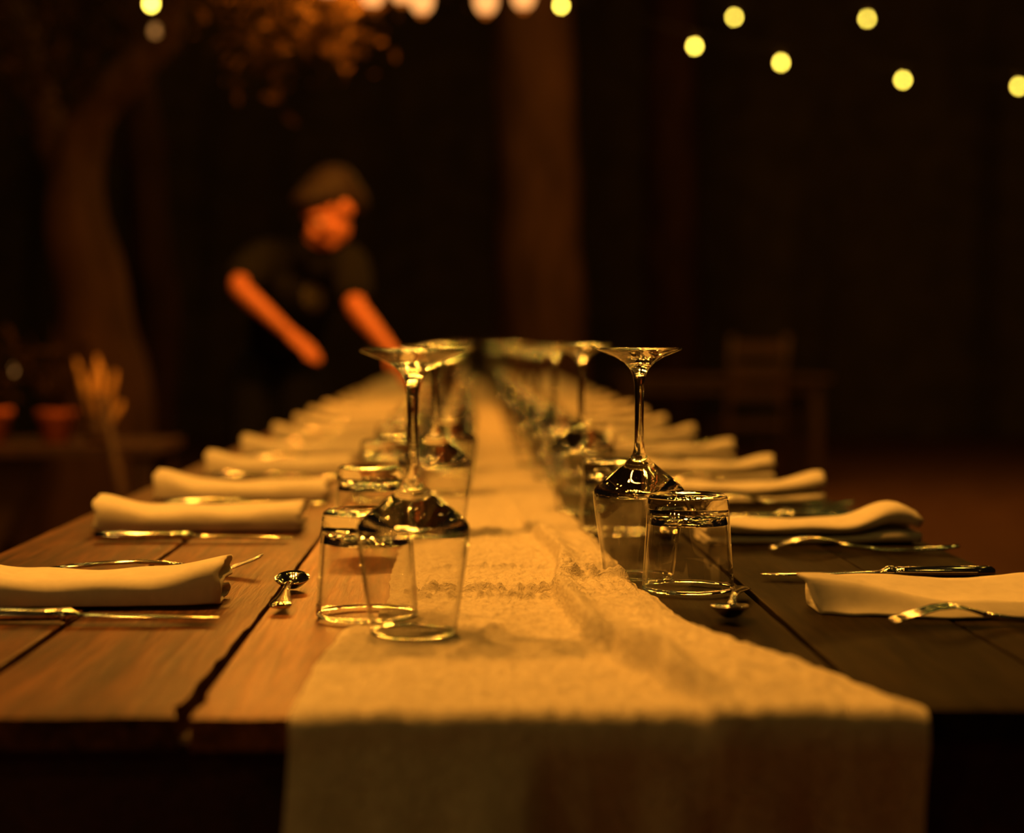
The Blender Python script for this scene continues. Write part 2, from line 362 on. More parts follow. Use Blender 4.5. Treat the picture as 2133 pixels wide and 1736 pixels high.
# ------------------------------------------------------------------ runner: crinkled gauze with folds
rightE = [(1.03, .283), (1.10, .262), (1.133, .253), (1.246, .216), (1.317, .187), (1.41, .170), (1.50, .166), (1.545, .154), (1.67, .152), (1.9, .145), (2.4, .130), (4, .130), (11, .13)]
leftE = [(1.03, -.108), (1.2, -.106), (1.33, -.098), (1.42, -.0735), (1.50, -.070), (1.7, -.075), (2.2, -.07), (4, -.06), (11, -.06)]
foldL = [(1.03, .150), (1.117, .129), (1.209, .106), (1.30, .090), (1.36, .085), (1.514, .078), (1.62, .086), (1.74, .092), (2.13, .068), (2.5, .05)]
flat_spots = [(-.0423, 1.325, .034), (.163, 1.642, .034), (-.083, 1.412, .043)]
def runner_h(x, y):
    h = 0.0016
    near = 1 - sm(2.4, 3.6, y)
    fx = interp(foldL, y)
    # loose overlapping fold, higher on its right
    amp = (0.0100 + 0.007 * math.exp(-((y - 1.15) / .07) ** 2)) * sm(1.03, 1.09, y) * (1 - sm(1.75, 2.3, y)) + 0.002
    d = x - fx
    h += amp * near * (math.exp(-(d / (0.0035 if d < 0 else 0.015)) ** 2) * 0.9 + 0.6 * sm(-0.003, 0.001, d) * (1 - sm(0.05, 0.11, d)))
    # second and third shallow folds on the flared side
    for off, a2, ya, yb in ((0.030, 0.0085, 1.06, 1.42), (0.062, 0.0075, 1.05, 1.36)):
        h += a2 * math.exp(-((d - off - 0.35 * (1.45 - y) * off / 0.05) / 0.008) ** 2) * sm(ya, ya + .06, y) * (1 - sm(yb - .1, yb, y))
    if y < 1.7:
        gth = math.exp(-max(0, 1.53 - y) / .07) * sm(1.56, 1.53, y) if y > 1.53 else math.exp(-(1.53 - y) / .07)
        h += (0.0016 if d > 0.01 else 0.0007) * gth * math.sin(x * 620 + 3.5 * noise.noise((x * 30, y * 14, 4)) + (y - 1.53) * (60 if d > 0 else 0)) * (0.5 + noise.noise((x * 45, y * 20, 6)))
    # ruffled cross seams
    for yc, a3, x0, x1 in ((1.695, .006, -.05, .085), (1.535, .009, -.065, .082), (1.495, .007, -.06, .082), (1.83, .0018, 0, .08)):
        g = math.exp(-((y - yc - 0.006 * noise.noise((x * 30, yc, 0))) / 0.005) ** 2)
        h += a3 * g * sm(x0, x0 + .02, x) * (1 - sm(x1 - .01, x1, x)) * (0.7 + 0.9 * noise.noise((x * 160, y * 40, yc)))
    for yc, a3 in ((1.63, .007), (1.575, .009)):
        ya = yc - 0.35 * (x - 0.115) ** 2 / 0.04
        h += a3 * math.exp(-((y - ya) / 0.007) ** 2) * sm(.08, .10, x) * (1 - sm(.15, .17, x)) * (0.7 + 0.9 * noise.noise((x * 160, y * 40, yc)))
    # lengthwise crease by the near glass
    h += 0.005 * math.exp(-((x - 0.004 - 0.25 * (y - 1.27)) / 0.007) ** 2) * sm(1.18, 1.22, y) * (1 - sm(1.32, 1.38, y))
    h += 0.004 * math.exp(-((x - 0.052 + 0.5 * (y - 2.0)) / 0.008) ** 2) * sm(1.86, 1.92, y) * (1 - sm(2.05, 2.12, y))
    h += 0.003 * math.exp(-((x + 0.045 - 0.1 * (y - 1.15)) / 0.02) ** 2) * sm(1.06, 1.1, y) * (1 - sm(1.2, 1.26, y))
    h += near * (0.0018 * (noise.noise((x * 26, y * 22, 2)) + .5) + 0.0018 * (noise.noise((x * 75, y * 60, 7)) + .5) + 0.0009 * noise.noise((x * 170, y * 150, 9)))
    h += (1 - near) * 0.002 * (noise.noise((x * 14, y * 6, 3)) + .5)
    k = 1.0
    for gx, gy, gr in flat_spots: k = min(k, sm(gr, gr + .022, math.hypot(x - gx, y - gy)))
    h = 0.0016 + (h - 0.0016) * k
    ed = min(x - interp(leftE, y), interp(rightE, y) - x)
    return max(0.0012, 0.0012 + (h - 0.0012) * (0.15 + 0.85 * sm(0, 0.012, ed)))
nu = 150
rows = []
y = T1 - 0.02
ys = []
while y > 2.4: ys.append(y); y -= 0.05
while y > T0 + 0.003: ys.append(y); y -= 0.0042 if y > 2.0 else 0.0025
v = []; f = []
for y in ys:
    a, b = interp(leftE, y), interp(rightE, y)
    a += 0.003 * noise.noise((y * 24, 1, 0)); b += 0.003 * noise.noise((y * 30, 5, 0))
    for i in range(nu + 1):
        x = a + (b - a) * i / nu
        v.append((x, y, TZ + runner_h(x, y)))
# over the front edge and down
yl = T0 + 0.003; a0, b0 = interp(leftE, yl), interp(rightE, yl)
def drape(u, s):
    # u across 0..1, s = distance travelled past the edge
    x = a0 + (b0 - a0) * u
    rad = 0.012
    if s < rad * math.pi / 2:
        an = s / rad; yy = yl - rad * math.sin(an) - 0.0; zz = TZ + runner_h(x, yl) - rad * (1 - math.cos(an))
    else:
        q = s - rad * math.pi / 2; yy = yl - rad; zz = TZ + runner_h(x, yl) - rad - q
    q = max(0, s - 0.01)
    k = sm(0, 0.12, q)
    rg = (u / .36 if u < .36 else max(0, 1 - (u - .36) / .64)); rg = rg - .12 * math.exp(-((u - .36) / .03) ** 2)
    yy -= 0.004 + sm(0, .12, q) * .020 * rg - min(.065, max(0, q - .02)) * (.50 * sm(.36, .42, u) - .16 * (1 - sm(.28, .36, u))) + k * (0.004 * math.sin(u * 19 + 0.6) + 0.003 * math.sin(u * 43 + q * 5))
    yy -= k * 0.012 * math.exp(-((u - 0.60) / 0.05) ** 2)
    yy -= .008 * math.exp(-((u - .675) / (.03 if u < .675 else .06)) ** 2) * sm(0, .012, s) * (1 - .7 * sm(.02, .1, q))
    x += (u - 0.45) * 0.055 * sm(0, .3, q)
    return (x, yy, zz)
ss = [0.003 * k for k in range(1, 8)] + [0.021 + 0.008 * k for k in range(1, 48)]
for s in ss:
    for i in range(nu + 1): v.append(drape(i / nu, s))
nr = len(ys) + len(ss)
for r in range(nr - 1):
    for i in range(nu):
        q = r * (nu + 1) + i; f.append((q, q + nu + 1, q + nu + 2, q + 1))
me = mesh('table_runner', v, f)
ro = link('table_runner', me, None, [M['gauze']])
tag(ro, 'crinkled cream gauze runner lying down the table and hanging over its near end', 'table runner')

# ------------------------------------------------------------------ glassware
def lathe_mesh(name, prof_mats, seg=56):
    v = []; f = []; mi = []
    mb = MB()
    for prof, k in prof_mats:
        n0 = len(mb.f); mb.lathe(prof, seg); mi += [k] * (len(mb.f) - n0)
    me = mesh(name, mb.v, mb.f, True, mi)
    bm = bmesh.new(); bm.from_mesh(me); bmesh.ops.remove_doubles(bm, verts=bm.verts, dist=1e-6); bm.to_mesh(me); bm.free()
    return me
def make_wine():
    t = thing('wine_glass', '', 'wine glass', (0, 0, 0))
    rim = [(.0322, .003), (.0324, .0006), (.0328, 0), (.0332, .0008), (.0335, .003)]
    wall_o = [(.0335, .003), (.036, .02), (.0395, .045), (.0423, .064), (.0434, .074), (.0437, .0805)]
    cone = [(.0437, .0805), (.0430, .0838), (.0395, .0883), (.0335, .0938), (.025, .1005), (.0165, .1072), (.0105, .1122), (.0068, .117)]
    dome = [(0, .0838), (.012, .0837), (.024, .0834), (.034, .0828), (.0390, .0818), (.0412, .0802), (.0424, .0775)]
    wall_i = [(.0424, .0775), (.0422, .074), (.0411, .064), (.0383, .045), (.0348, .02), (.0322, .003)]
    me = lathe_mesh('bowl', [(rim, 1), (wall_o, 0), (cone, 1), (dome, 1), (wall_i, 0)])
    link('bowl', me, t, [M['thin_glass'], M['solid_glass']])
    st = [(.0068, .117), (.0052, .122), (.0044, .130), (.0042, .150), (.0043, .170), (.0048, .184), (.0062, .1925)]
    link('stem', lathe_mesh('stem', [(st, 0)], 32), t, [M['solid_glass']])
    ft = [(.0062, .1925), (.0088, .1985), (.0145, .2048), (.0235, .2102), (.034, .2143), (.0400, .2168), (.0409, .2180), (.0403, .2191), (.037, .2193), (.020, .2186), (0, .2182)]
    link('foot', lathe_mesh('foot', [(ft, 0)]), t, [M['solid_glass']])
    return t
def make_tumbler():
    t = thing('tumbler', '', 'tumbler', (0, 0, 0))
    rim = [(.0400, .004), (.0404, .0008), (.0411, 0), (.0417, .0008), (.0418, .004)]
    wo = [(.0418, .004), (.0412, .012), (.0388, .050), (.0376, .068)]
    bo = [(.0376, .068), (.0371, .0770), (.0364, .0825), (.0348, .0858), (.0320, .0874), (.026, .0878), (.016, .0866), (0, .0860)]
    di = [(0, .0705), (.012, .0704), (.024, .0699), (.031, .0688), (.0346, .0660), (.0360, .0600)]
    wi = [(.0360, .0600), (.0370, .044), (.0395, .012), (.0400, .004)]
    link('wall', lathe_mesh('wall', [(rim, 1), (wo, 0), (wi, 0)]), t, [M['thin_glass'], M['solid_glass']])
    link('base', lathe_mesh('base', [(bo, 0), (di, 0)]), t, [M['solid_glass']])
    return t
# ------------------------------------------------------------------ cutlery (built along +x, tip/bowl/tines towards +x, handle end at 0)
def make_fork():
    t = thing('fork', '', 'fork')
    L = [(0, .0036, .0022), (.004, .0074, .0026), (.02, .0086, .0024), (.05, .0066, .0021), (.085, .0044, .0021), (.115, .0033, .0023), (.130, .0034, .0024)]
    zz = [(0, .0050), (.03, .0085), (.07, .0125), (.10, .0120), (.130, .0080)]
    MB().loft([(x, 0, interp(zz, x), w, h) for x, w, h in L], 12).build('handle', M['steel'], t)
    hb = MB()
    z2 = [(.128, .0083), (.142, .0046), (.155, .0022), (.170, .0042), (.190, .0105), (.205, .0175)]
    hb.loft([(x, 0, interp(z2, x), w, h) for x, w, h in ((.128, .0036, .0022), (.134, .0062, .0018), (.142, .0105, .0015), (.150, .0122, .0014), (.158, .0125, .0013))], 12)
    for k in range(4):
        yy = (k - 1.5) * .0068
        hb.loft([(x, yy, interp(z2, x), w, .0011) for x, w in ((.156, .0024), (.17, .0022), (.185, .0019), (.198, .0014), (.205, .0006))], 8)
    hb.build('tine_head', M['steel'], t)
    return t
def make_knife():
    t = thing('table_knife', '', 'knife')
    MB().loft([(x, 0, .0062, w, h) for x, w, h in ((0, .004, .003), (.003, .0078, .0052), (.02, .0088, .0058), (.05, .0080, .0056), (.085, .0066, .0050), (.097, .0060, .0046))], 14).build('handle', M['steel'], t)
    MB().loft([(x, 0, .0062, w, h) for x, w, h in ((.095, .0060, .0046), (.098, .0078, .0060), (.103, .0080, .0060), (.106, .0056, .0036), (.110, .0050, .0022))], 14).build('bolster', M['steel'], t)
    b = MB().loft([(x, y, z, w, h) for x, y, z, w, h in ((.109, 0, .0062, .0052, .0018), (.12, 0.001, .0060, .0082, .0012), (.16, .0015, .0052, .0098, .0010), (.20, .001, .0046, .0096, .0009), (.215, -.001, .0044, .0072, .0008), (.224, -.003, .0044, .0026, .0006))], 12)
    b.build('blade', M['steel'], t)
    return t
def make_spoon():
    t = thing('dessert_spoon', '', 'spoon')
    zz = [(0, .0058), (.02, .0075), (.06, .0105), (.09, .0120), (.112, .0100), (.118, .0085)]
    MB().loft([(x, 0, interp(zz, x), w, h) for x, w, h in ((0, .0066, .0020), (.002, .0090, .0026), (.006, .0098, .0024), (.018, .0086, .0022), (.035, .0058, .0022), (.06, .0036, .0023), (.09, .0029, .0024), (.110, .0033, .0022), (.118, .0040, .0016))], 14).build('handle', M['steel'], t)
    v = []; f = []; nr, ns = 10, 40
    cx, a, b, dp = .141, .0255, .0158, .0085
    def pt(r, k, off):
        an = 2 * math.pi * k / ns; ca = math.cos(an)
        bb = b * (1 + 0.10 * -ca)
        z = .0098 - dp * (1 - r ** 2.2) + off - 0.0006 + .005 * (r * ca + 1) / 2 * (.45 + .55 * r)
        return (cx + a * r * ca, bb * r * math.sin(an), z)
    for side, off in ((0, 0.0), (1, -.0012)):
        base = len(v); v.append(pt(0, 0, off))
        for i in range(1, nr + 1):
            rr = i / nr * (1.0 if side == 0 else 1.012)
            for k in range(ns): v.append(pt(rr, k, off))
        for k in range(ns):
            q = (base, base + 1 + k, base + 1 + (k + 1) % ns); f.append(q if side == 0 else q[::-1])
        for i in range(nr - 1):
            for k in range(ns):
                q = (base + 1 + i * ns + k, base + 1 + (i + 1) * ns + k, base + 1 + (i + 1) * ns + (k + 1) % ns, base + 1 + i * ns + (k + 1) % ns)
                f.append(q if side == 0 else q[::-1])
    n1 = 1 + nr * ns; o1 = 1 + (nr - 1) * ns
    for k in range(ns): f.append((o1 + k, n1 + o1 + k, n1 + o1 + (k + 1) % ns, o1 + (k + 1) % ns))
    link('bowl', mesh('bowl', v, f), t, [M['steel']])
    return t
# ------------------------------------------------------------------ napkins: a folded cloth of four plies
def napkin_mesh(variant):
    path = [(-.92, .07), (-.3, .05), (.4, .05), (.90, .07), (1.0, .16), (.93, .27), (.5, .29), (-.2, .30), (-.72, .31), (-.82, .40), (-.70, .50), (-.1, .52), (.5, .53), (.90, .55), (1.02, .70), (.95, .86), (.6, .95), (.1, .97), (-.4, .95), (-.80, .88), (-.98, .72), (-1.03, .48), (-1.02, .24), (-.99, .06)]
    pts = [Vector((p.x, p.y)) for p in catmull([(a, b, 0) for a, b in path], 3)]
    nrm = []
    for i in range(len(pts)):
        t = pts[min(i + 1, len(pts) - 1)] - pts[max(i - 1, 0)]; nrm.append(Vector((-t.y, t.x)))
    n = len(pts); L = 0.245; D = 0.041; nx = 34
    v = []; f = []
    for k in range(nx + 1):
        u = k / nx; x = (u - .5) * L
        wv = noise.noise((u * 3.1, variant * 9.0, 0)); wv2 = noise.noise((u * 6.0, variant * 5.0 + 3, 0))
        inner = sm(.72, 1, u); outer = 1 - sm(0, .3, u)       # u=1: end towards the runner
        if variant == 0:   H = .026 + .013 * inner ** 1.3 + .006 * outer; dep = D * (1 - .22 * inner)
        elif variant == 1: H = .028 + .013 * outer ** 1.2 + .005 * inner; dep = D * (1 - .10 * outer)
        elif variant == 2: H = .027 + .016 * outer ** 1.5 + .003 * inner; dep = D * (1 - .18 * outer)
        else:              H = .024 + .022 * math.exp(-((u - .12) / .13) ** 2) + .004 * inner; dep = D * (1 - .25 * outer)
        H += .003 * wv; yo = .006 * wv2 * sm(0, .3, abs(u - .5)) + (.005 * outer if variant != 1 else -.003 * outer)
        for sgn in (-1, 1):
            for p, q in zip(pts, nrm):
                m2 = Vector((q.x * dep, q.y * H)); m2 = m2.normalized() * .0011 * sgn if m2.length > 0 else m2
                yy = p.x * dep + m2.x + yo
                sag = 0.0009 * math.sin(u * 17 + p.x * 2 + variant) * (p.y > .6)
                zz = p.y * H + m2.y + sag
                shear = .10 * inner * (p.y - .3) * H if variant == 0 else 0
                ex = .004 * noise.noise((p.x * 1.5, p.y * 5, variant + (7 if u > .5 else 0))) * (1 if u in (0, 1) else 0)
                v.append((x + ex + shear, yy, max(zz, .0003 if sgn < 0 else .0003)))
    S = 2 * n
    for k in range(nx):
        b0, b1 = k * S, (k + 1) * S
        for i in range(n - 1):
            f.append((b0 + i, b0 + i + 1, b1 + i + 1, b1 + i)); f.append((b0 + n + i, b1 + n + i, b1 + n + i + 1, b0 + n + i + 1))
        for i in (0, n - 1): f.append((b0 + i, b1 + i, b1 + n + i, b0 + n + i))
    for b in (0, nx * S):
        for i in range(n - 1): f.append((b + i, b + n + i, b + n + i + 1, b + i + 1))
    me = mesh('folded_napkin', v, f)
    bm = bmesh.new(); bm.from_mesh(me); bmesh.ops.recalc_face_normals(bm, faces=bm.faces); bm.to_mesh(me); bm.free()
    return me
def corner_napkin_mesh():
    # the near napkin on the open side: its inner end is pulled up into a folded corner (x=0 inner end)
    nx, nn = 46, 30; L = .25; v = []; f = []
    for k in range(nx + 1):
        u = k / nx; x = u * L
        c = 1 - sm(.0, .46, u)                                   # how far the corner stands up
        ridge = -.018 - .030 * sm(.12, .44, u)                   # y of the ridge, sliding to the front
        hr = .0125 + .0205 * c; hb = .025 + .003 * math.sin(u * 9)
        yf = ridge - .013 - .014 * c * sm(0, .12, u); yb = .036 - .012 * c
        prof = []
        for i in range(nn + 1):
            t = i / nn
            if t < .35:
                s = t / .35; yy = yf + (ridge - yf) * s; z = hr * (s ** .8) - .0035 * math.sin(s * math.pi * 2.2) * c
            elif t < .8:
                s = (t - .35) / .45; yy = ridge + (yb - ridge) * s; z = hr + (hb * .92 - hr) * sm(0, 1, s) - .004 * math.sin(s * math.pi) + .0014 * math.sin(u * 15 + s * 3)
            else:
                s = (t - .8) / .2; yy = yb + .006 * math.sin(s * math.pi); z = hb * .92 * (1 - s)
            xx = x + (0.018 * s * c if t < .35 else 0.018 * c * (1 - sm(.35, .8, t))) * (1 if u < .4 else 0) * (1 - u / .4 if u < .4 else 0) * -1
            prof.append((xx, yy, max(z, .0004) + .0006 * noise.noise((x * 60, yy * 60, 2))))
        prof += [(x, yb - (yb - yf) * q / 6, .0003) for q in range(1, 6)]
        v += prof
    S = nn + 1 + 5
    for k in range(nx):
        for i in range(S):
            f.append((k * S + i, (k + 1) * S + i, (k + 1) * S + (i + 1) % S, k * S + (i + 1) % S))
    f.append(tuple(reversed([nx * S + i for i in range(S)])))
    # tucked-in mouth of the fold at the inner end
    b = len(v)
    for i in range(S):
        x, y, z = v[i]; v.append((x + .010, -.012 + (y + .012) * .72, .008 + (z - .008) * .70))
    for i in range(S): v_i = v[b + i]; f.append((i, (i + 1) % S, b + (i + 1) % S, b + i))
    b2 = len(v)
    for i in range(S):
        x, y, z = v[b + i]; v.append((.03, -.012 + (y + .012) * .7, .008 + (z - .008) * .6))
    for i in range(S): f.append((b + i, b + (i + 1) % S, b2 + (i + 1) % S, b2 + i))
    f.append(tuple(b2 + i for i in range(S)))
    me = mesh('folded_napkin', v, f)
    bm = bmesh.new(); bm.from_mesh(me); bmesh.ops.recalc_face_normals(bm, faces=bm.faces); bm.to_mesh(me); bm.free()
    return me
NM = [napkin_mesh(k) for k in range(4)]
for m_ in NM: m_.materials.append(M['napkin'])
CN = corner_napkin_mesh(); CN.materials.append(M['napkin'])

protos = {}
def place(kind, maker, loc, rz, label, group):
    if kind not in protos: o = protos[kind] = maker()
    else: o = copy_tree(protos[kind])
    o.location = loc; o.rotation_euler = (0, 0, rz); o['label'] = label; o['group'] = group
    return o
SIDE = {'L': "on the standing person's side", 'R': 'on the side away from the person'}
napL = [1.480, 2.050, 2.440, 2.920, 3.400, 3.880]
napR = [1.420, 1.906, 2.400, 2.790, 3.260, 3.800]
while napL[-1] < 9.8: napL.append(napL[-1] + .49)
while napR[-1] < 9.8: napR.append(napR[-1] + .49)
wineL = {0: (-.0423, 1.325), 1: (-.038, 2.0), 2: (-.030, 2.52)}
tumL = {0: (-.083, 1.412), 1: (-.110, 1.935), 2: (-.115, 2.43)}
wineR = {0: (.163, 1.642), 1: (.148, 2.26), 2: (.140, 2.80)}
tumR = {0: (.2000, 1.563), 1: (.172, 2.03), 2: (.185, 2.62)}
def j(a): return R.uniform(-a, a)
def lab(n, what, side, extra=''):
    if n == 0: return f'{what} nearest the runner drop, {SIDE[side]}'
    return f'{what}, {ORD[n]} from the near table end, {SIDE[side]}'
for s, naps in (('L', napL), ('R', napR)):
    sg = -1 if s == 'L' else 1
    for n, b in enumerate(naps):
        tz = TZ + .0008
        wx, wy = (wineL if s == 'L' else wineR).get(n, (-.03 + j(.008) if s == 'L' else .125 + j(.006), b + (-.02 if s == 'L' else .30) + j(.02)))
        tx, ty = (tumL if s == 'L' else tumR).get(n, (-.118 + j(.006) if s == 'L' else .175 + j(.008), b + (.03 if s == 'L' else .20) + j(.012)))
        onrun = interp(leftE, wy) - .03 < wx < interp(rightE, wy) + .03
        zw = max(runner_h(wx + .033 * math.cos(a), wy + .033 * math.sin(a)) for a in [k * .5 for k in range(13)]) if onrun else 0
        place('wine', make_wine, (wx, wy, TZ + (zw if n else .0017)), R.uniform(0, 6), lab(n, 'upturned wine glass', s), 'upturned wine glasses beside the runner')
        place('tumbler', make_tumbler, (tx, ty, tz + (.0012 if (s, n) == ('L', 0) else 0)), R.uniform(0, 6), lab(n, 'upturned clear tumbler', s), 'upturned tumblers beside the wine glasses')
        # napkin
        if s == 'R' and n == 0:
            o = link('folded_napkin', CN, None, [], (.291, 1.446, tz), (0, 0, .02))
        else:
            var = {('L', 0): 0, ('L', 1): 1, ('L', 2): 2, ('R', 1): 3, ('R', 2): 2, ('R', 3): 1}.get((s, n), R.randrange(1, 3))
            o = link('folded_napkin', NM[var], None, [], ((-.335 if (s, n) == ('L', 0) else -.322 if s == 'L' else .378 if n != 1 else .385) + (j(.006) if n > 2 else 0), b + .042 - (.018 if (s, n) == ('L', 0) else 0), tz), (0, 0, (0 if s == 'L' else math.pi) + j(.03) * (n > 0)))
        tag(o, (f'cream napkin with an upturned inner corner, nearest {SIDE[s]}' if (s, n) == ('R', 0) else lab(n, 'folded cream napkin', s)), 'napkin', 'folded cream napkins along both table edges')
        # cutlery
        if s == 'L':
            ky = {0: 1.392, 1: 1.958}.get(n, b - .065); fy = b + .20 if n == 0 else b + .165
            place('knife', make_knife, (-.421 + j(.004), ky, tz), -.02 + j(.02), lab(n, 'steel table knife', s), 'table knives beside the napkins')
            place('fork', make_fork, (-.405 + j(.004), fy, tz), .01 + j(.03), lab(n, 'steel fork', s), 'forks beside the napkins')
            sx = (-.1560, 1.430) if n == 0 else (-.158 + j(.006), b - .03)
            if n == 0: place('spoon', make_spoon, (sx[0], sx[1], tz), math.pi / 2 + .03, lab(n, 'dessert spoon, handle towards camera', s), 'dessert spoons above the napkins')
            else: place('spoon', make_spoon, (sx[0], sx[1], tz), math.pi / 2 + j(.06), lab(n, 'dessert spoon', s), 'dessert spoons above the napkins')
        else:
            ky = {0: 1.630, 1: 2.18}.get(n, b + .21 if n != 2 else 2.60); fy = {0: 1.358, 1: 1.842}.get(n, b - .05)
            place('knife', make_knife, (.502 + j(.003), ky, tz), math.pi + j(.01), lab(n, 'steel table knife', s), 'table knives beside the napkins')
            fk = place('fork', make_fork, (.541 if n == 0 else .529, fy + (.004 if n == 0 else 0), tz + .0097), 0, lab(n, 'tines-down steel fork', s), 'forks beside the napkins'); fk.rotation_euler = (math.pi, -.05, math.pi + (.02 if n == 0 else j(.03)))
            if n == 0: place('spoon', make_spoon, (.243, 1.528, tz), -math.pi / 2 - .22, lab(n, 'dessert spoon, bowl towards camera', s), 'dessert spoons above the napkins')
            else: place('spoon', make_spoon, (.232 + j(.005), b + .17, tz), -math.pi / 2 + j(.06), lab(n, 'dessert spoon', s), 'dessert spoons above the napkins')

# ------------------------------------------------------------------ bulbs
def bulb_mesh(rad, seg=16):
    rad = rad * .45
    return MB().lathe([(0, -rad * 1.25), (rad * .45, -rad * 1.15), (rad * .85, -rad * .7), (rad, -rad * .1), (rad * .88, rad * .5), (rad * .55, rad * .95), (rad * .42, rad * 1.25)], seg)
def string_lights(label, pts, rad, name='string_lights', power=0, pcol=WARM, sag=0.0, m='bulb', wire_ends=None):
    t = thing(name, label, 'string lights', pts[0], 0)
    o0 = Vector(pts[0])
    P = [Vector(p) - o0 for p in pts]
    ends = [Vector(p) - o0 for p in wire_ends] if wire_ends else [P[0], P[-1]]
    W = [ends[0]] + [p + Vector((0, 0, rad * .55 + .05)) for p in P] + [ends[1]]
    MB().tube(catmull(W, 5), .002, 6).build('wire', M['cable'], t)
    bme = sme = None
    for p in P:
        if bme is None:
            b = bulb_mesh(rad).build('bulb', M[m], t); bme = b.data
            s = MB().lathe([(0, .05), (.004, .05), (.007, .042), (.007, 0), (0, 0)], 12).build('socket', M['rubber'], b); sme = s.data
        else:
            b = link('bulb', bme, t); s = link('socket', sme, b)
        b.location = p; s.location = (0, 0, rad * .52)
        if power:
            l = bpy.data.lights.new('bulb_light', 'POINT'); l.energy = power; l.color = pcol; l.shadow_soft_size = rad * 1.3
            lo = bpy.data.objects.new('bulb_light', l); C.objects.link(lo); lo.parent = t; lo.location = p - Vector((0, 0, rad * 2.9))
    return t
def W(px, py, y): return ((px - 975) / 3600 * y, y, .975 - (py - 715) / 3600 * y)
string_lights('string of yellow bulbs drooping across the dark over the open ground',
    [W(1168, 18, 8.2), W(1445, 100, 8.6), W(1625, 133, 9.0), W(1880, 168, 9.4), W(2123, 180, 9.8), W(2380, 150, 10.2)], .025, power=P_OPEN,
    wire_ends=[W(1122, -60, 11.6), W(2700, 60, 10.8)])
string_lights('higher string with the two yellow bulbs above the drooping string',
    [W(1300, -60, 10.4), W(1527, 40, 10.4), W(1804, 42, 10.6), W(2070, -30, 10.8)], .025, power=P_OPEN, wire_ends=[W(1122, -160, 11.6), W(2500, -200, 11)])
string_lights('short string with one bright and one dim bulb by the leaning tree',
    [W(325, 18, 7.0), W(60, -90, 6.6)], .030, wire_ends=[W(420, -130, 7.2), W(-160, -260, 6.2)])
tb = thing('small_bulb', 'dim small amber bulb hanging just under the bright one by the tree', 'bulb', W(333, 74, 7.2))
MB().lathe([(0, -.02), (.014, -.014), (.017, 0), (.012, .014), (.008, .02)], 14).build('bulb', M['candle'], tb)
MB().tube([(0, 0, .02), (-.01, 0, .12), (-.02, 0, .30)], .003, 6).build('wire', M['cable'], tb)
# overhead strings, above the frame, crossing the table (their sparks show in the glass)
string_lights('overhead string of bulbs above the near end of the table', [(-1.6, 2.2, 2.75), (-.9, 2.35, 2.65), (-.25, 2.2, 2.6), (.4, 2.2, 2.6), (1.05, 2.3, 2.66), (1.7, 2.8, 2.75)], .050, m='bulb_clear')
string_lights('second overhead string of bulbs above the place settings', [(-1.5, .9, 2.7), (-.7, .8, 2.58), (.1, .7, 2.55), (.9, .6, 2.6), (1.7, .5, 2.7)], .050, m='bulb_clear')
string_lights('added fill string of bulbs, out of view beside the near table end', [(-1.9, .5, 1.8), (-1.15, .2, 1.5), (-1.0, -.5, 1.6)], .028, power=P_FILL, pcol=(1.0, .52, .11))  # unseen string added to fill the hanging cloth from the front left
for k_, (yy_, zz_, xo_) in enumerate(((6.4, 3.0, -2.2), (8.0, 3.3, -3.0), (9.6, 3.55, -2.4), (4.6, 3.3, -2.0))):
    string_lights(['third', 'fourth', 'fifth', 'sixth'][k_] + ' overhead string of bulbs crossing high over the far table', [(xo_ + q_ * .8 + R.uniform(-.15, .15), yy_ + .12 * q_, zz_ - .16 * math.sin(math.pi * q_ / 6)) for q_ in range(7)], .060, m='bulb_clear')
string_lights('bright festoon of bulbs above the wine glasses', [(-1.05, 1.80, 2.60), (-.65, 1.86, 2.55), (-.25, 1.91, 2.54), (.15, 1.97, 2.60)], .030, power=P_NEAR)

# visible festoon of large amber bulbs hanging over the table
def edison(t, loc, power):
    prof = [(.0125, .125), (.014, .11), (.024, .085), (.032, .055), (.0325, .035), (.026, .016), (.014, .004)]
    b = MB().lathe(prof, 24).build('bulb', M['envelope'], t, loc=loc)
    MB().lathe([(.0145, .0042), (.010, -.004), (0, -.008)], 24).build('bulb_tip', M['tip'], b)
    MB().lathe([(0, .175), (.012, .175), (.017, .165), (.017, .122), (.0125, .122)], 20).build('socket', M['rubber'], b)
    l = bpy.data.lights.new('filament', 'POINT'); l.energy = power; l.color = WARM; l.shadow_soft_size = .020
    lo = bpy.data.objects.new('filament', l); C.objects.link(lo); lo.parent = b; lo.location = (0, 0, .075)
    return b
fest = thing('festoon', 'row of large amber bulbs hanging close together over the table', 'string lights', (0, 5.0, 2.35))
EB = [(-.75, 2.00, 4.9), (-.56, 1.99, 4.95), (-.40, 1.965, 5.0), (-.272, 1.935, 5.0), (-.192, 1.965, 5.1), (-.131, 1.915, 5.0), (.052, 1.915, 5.0), (.160, 1.930, 5.0)]
for x, z, y in EB: edison(fest, (x, y - 5.0, z - 2.35), P_FAR)
MB().tube(catmull([(-1.3, -.2, .10)] + [(x, y - 5.0, z - 2.35 + .175) for x, z, y in EB] + [(.9, .2, .12)], 5), .006, 8).build('cable', M['cable'], fest)

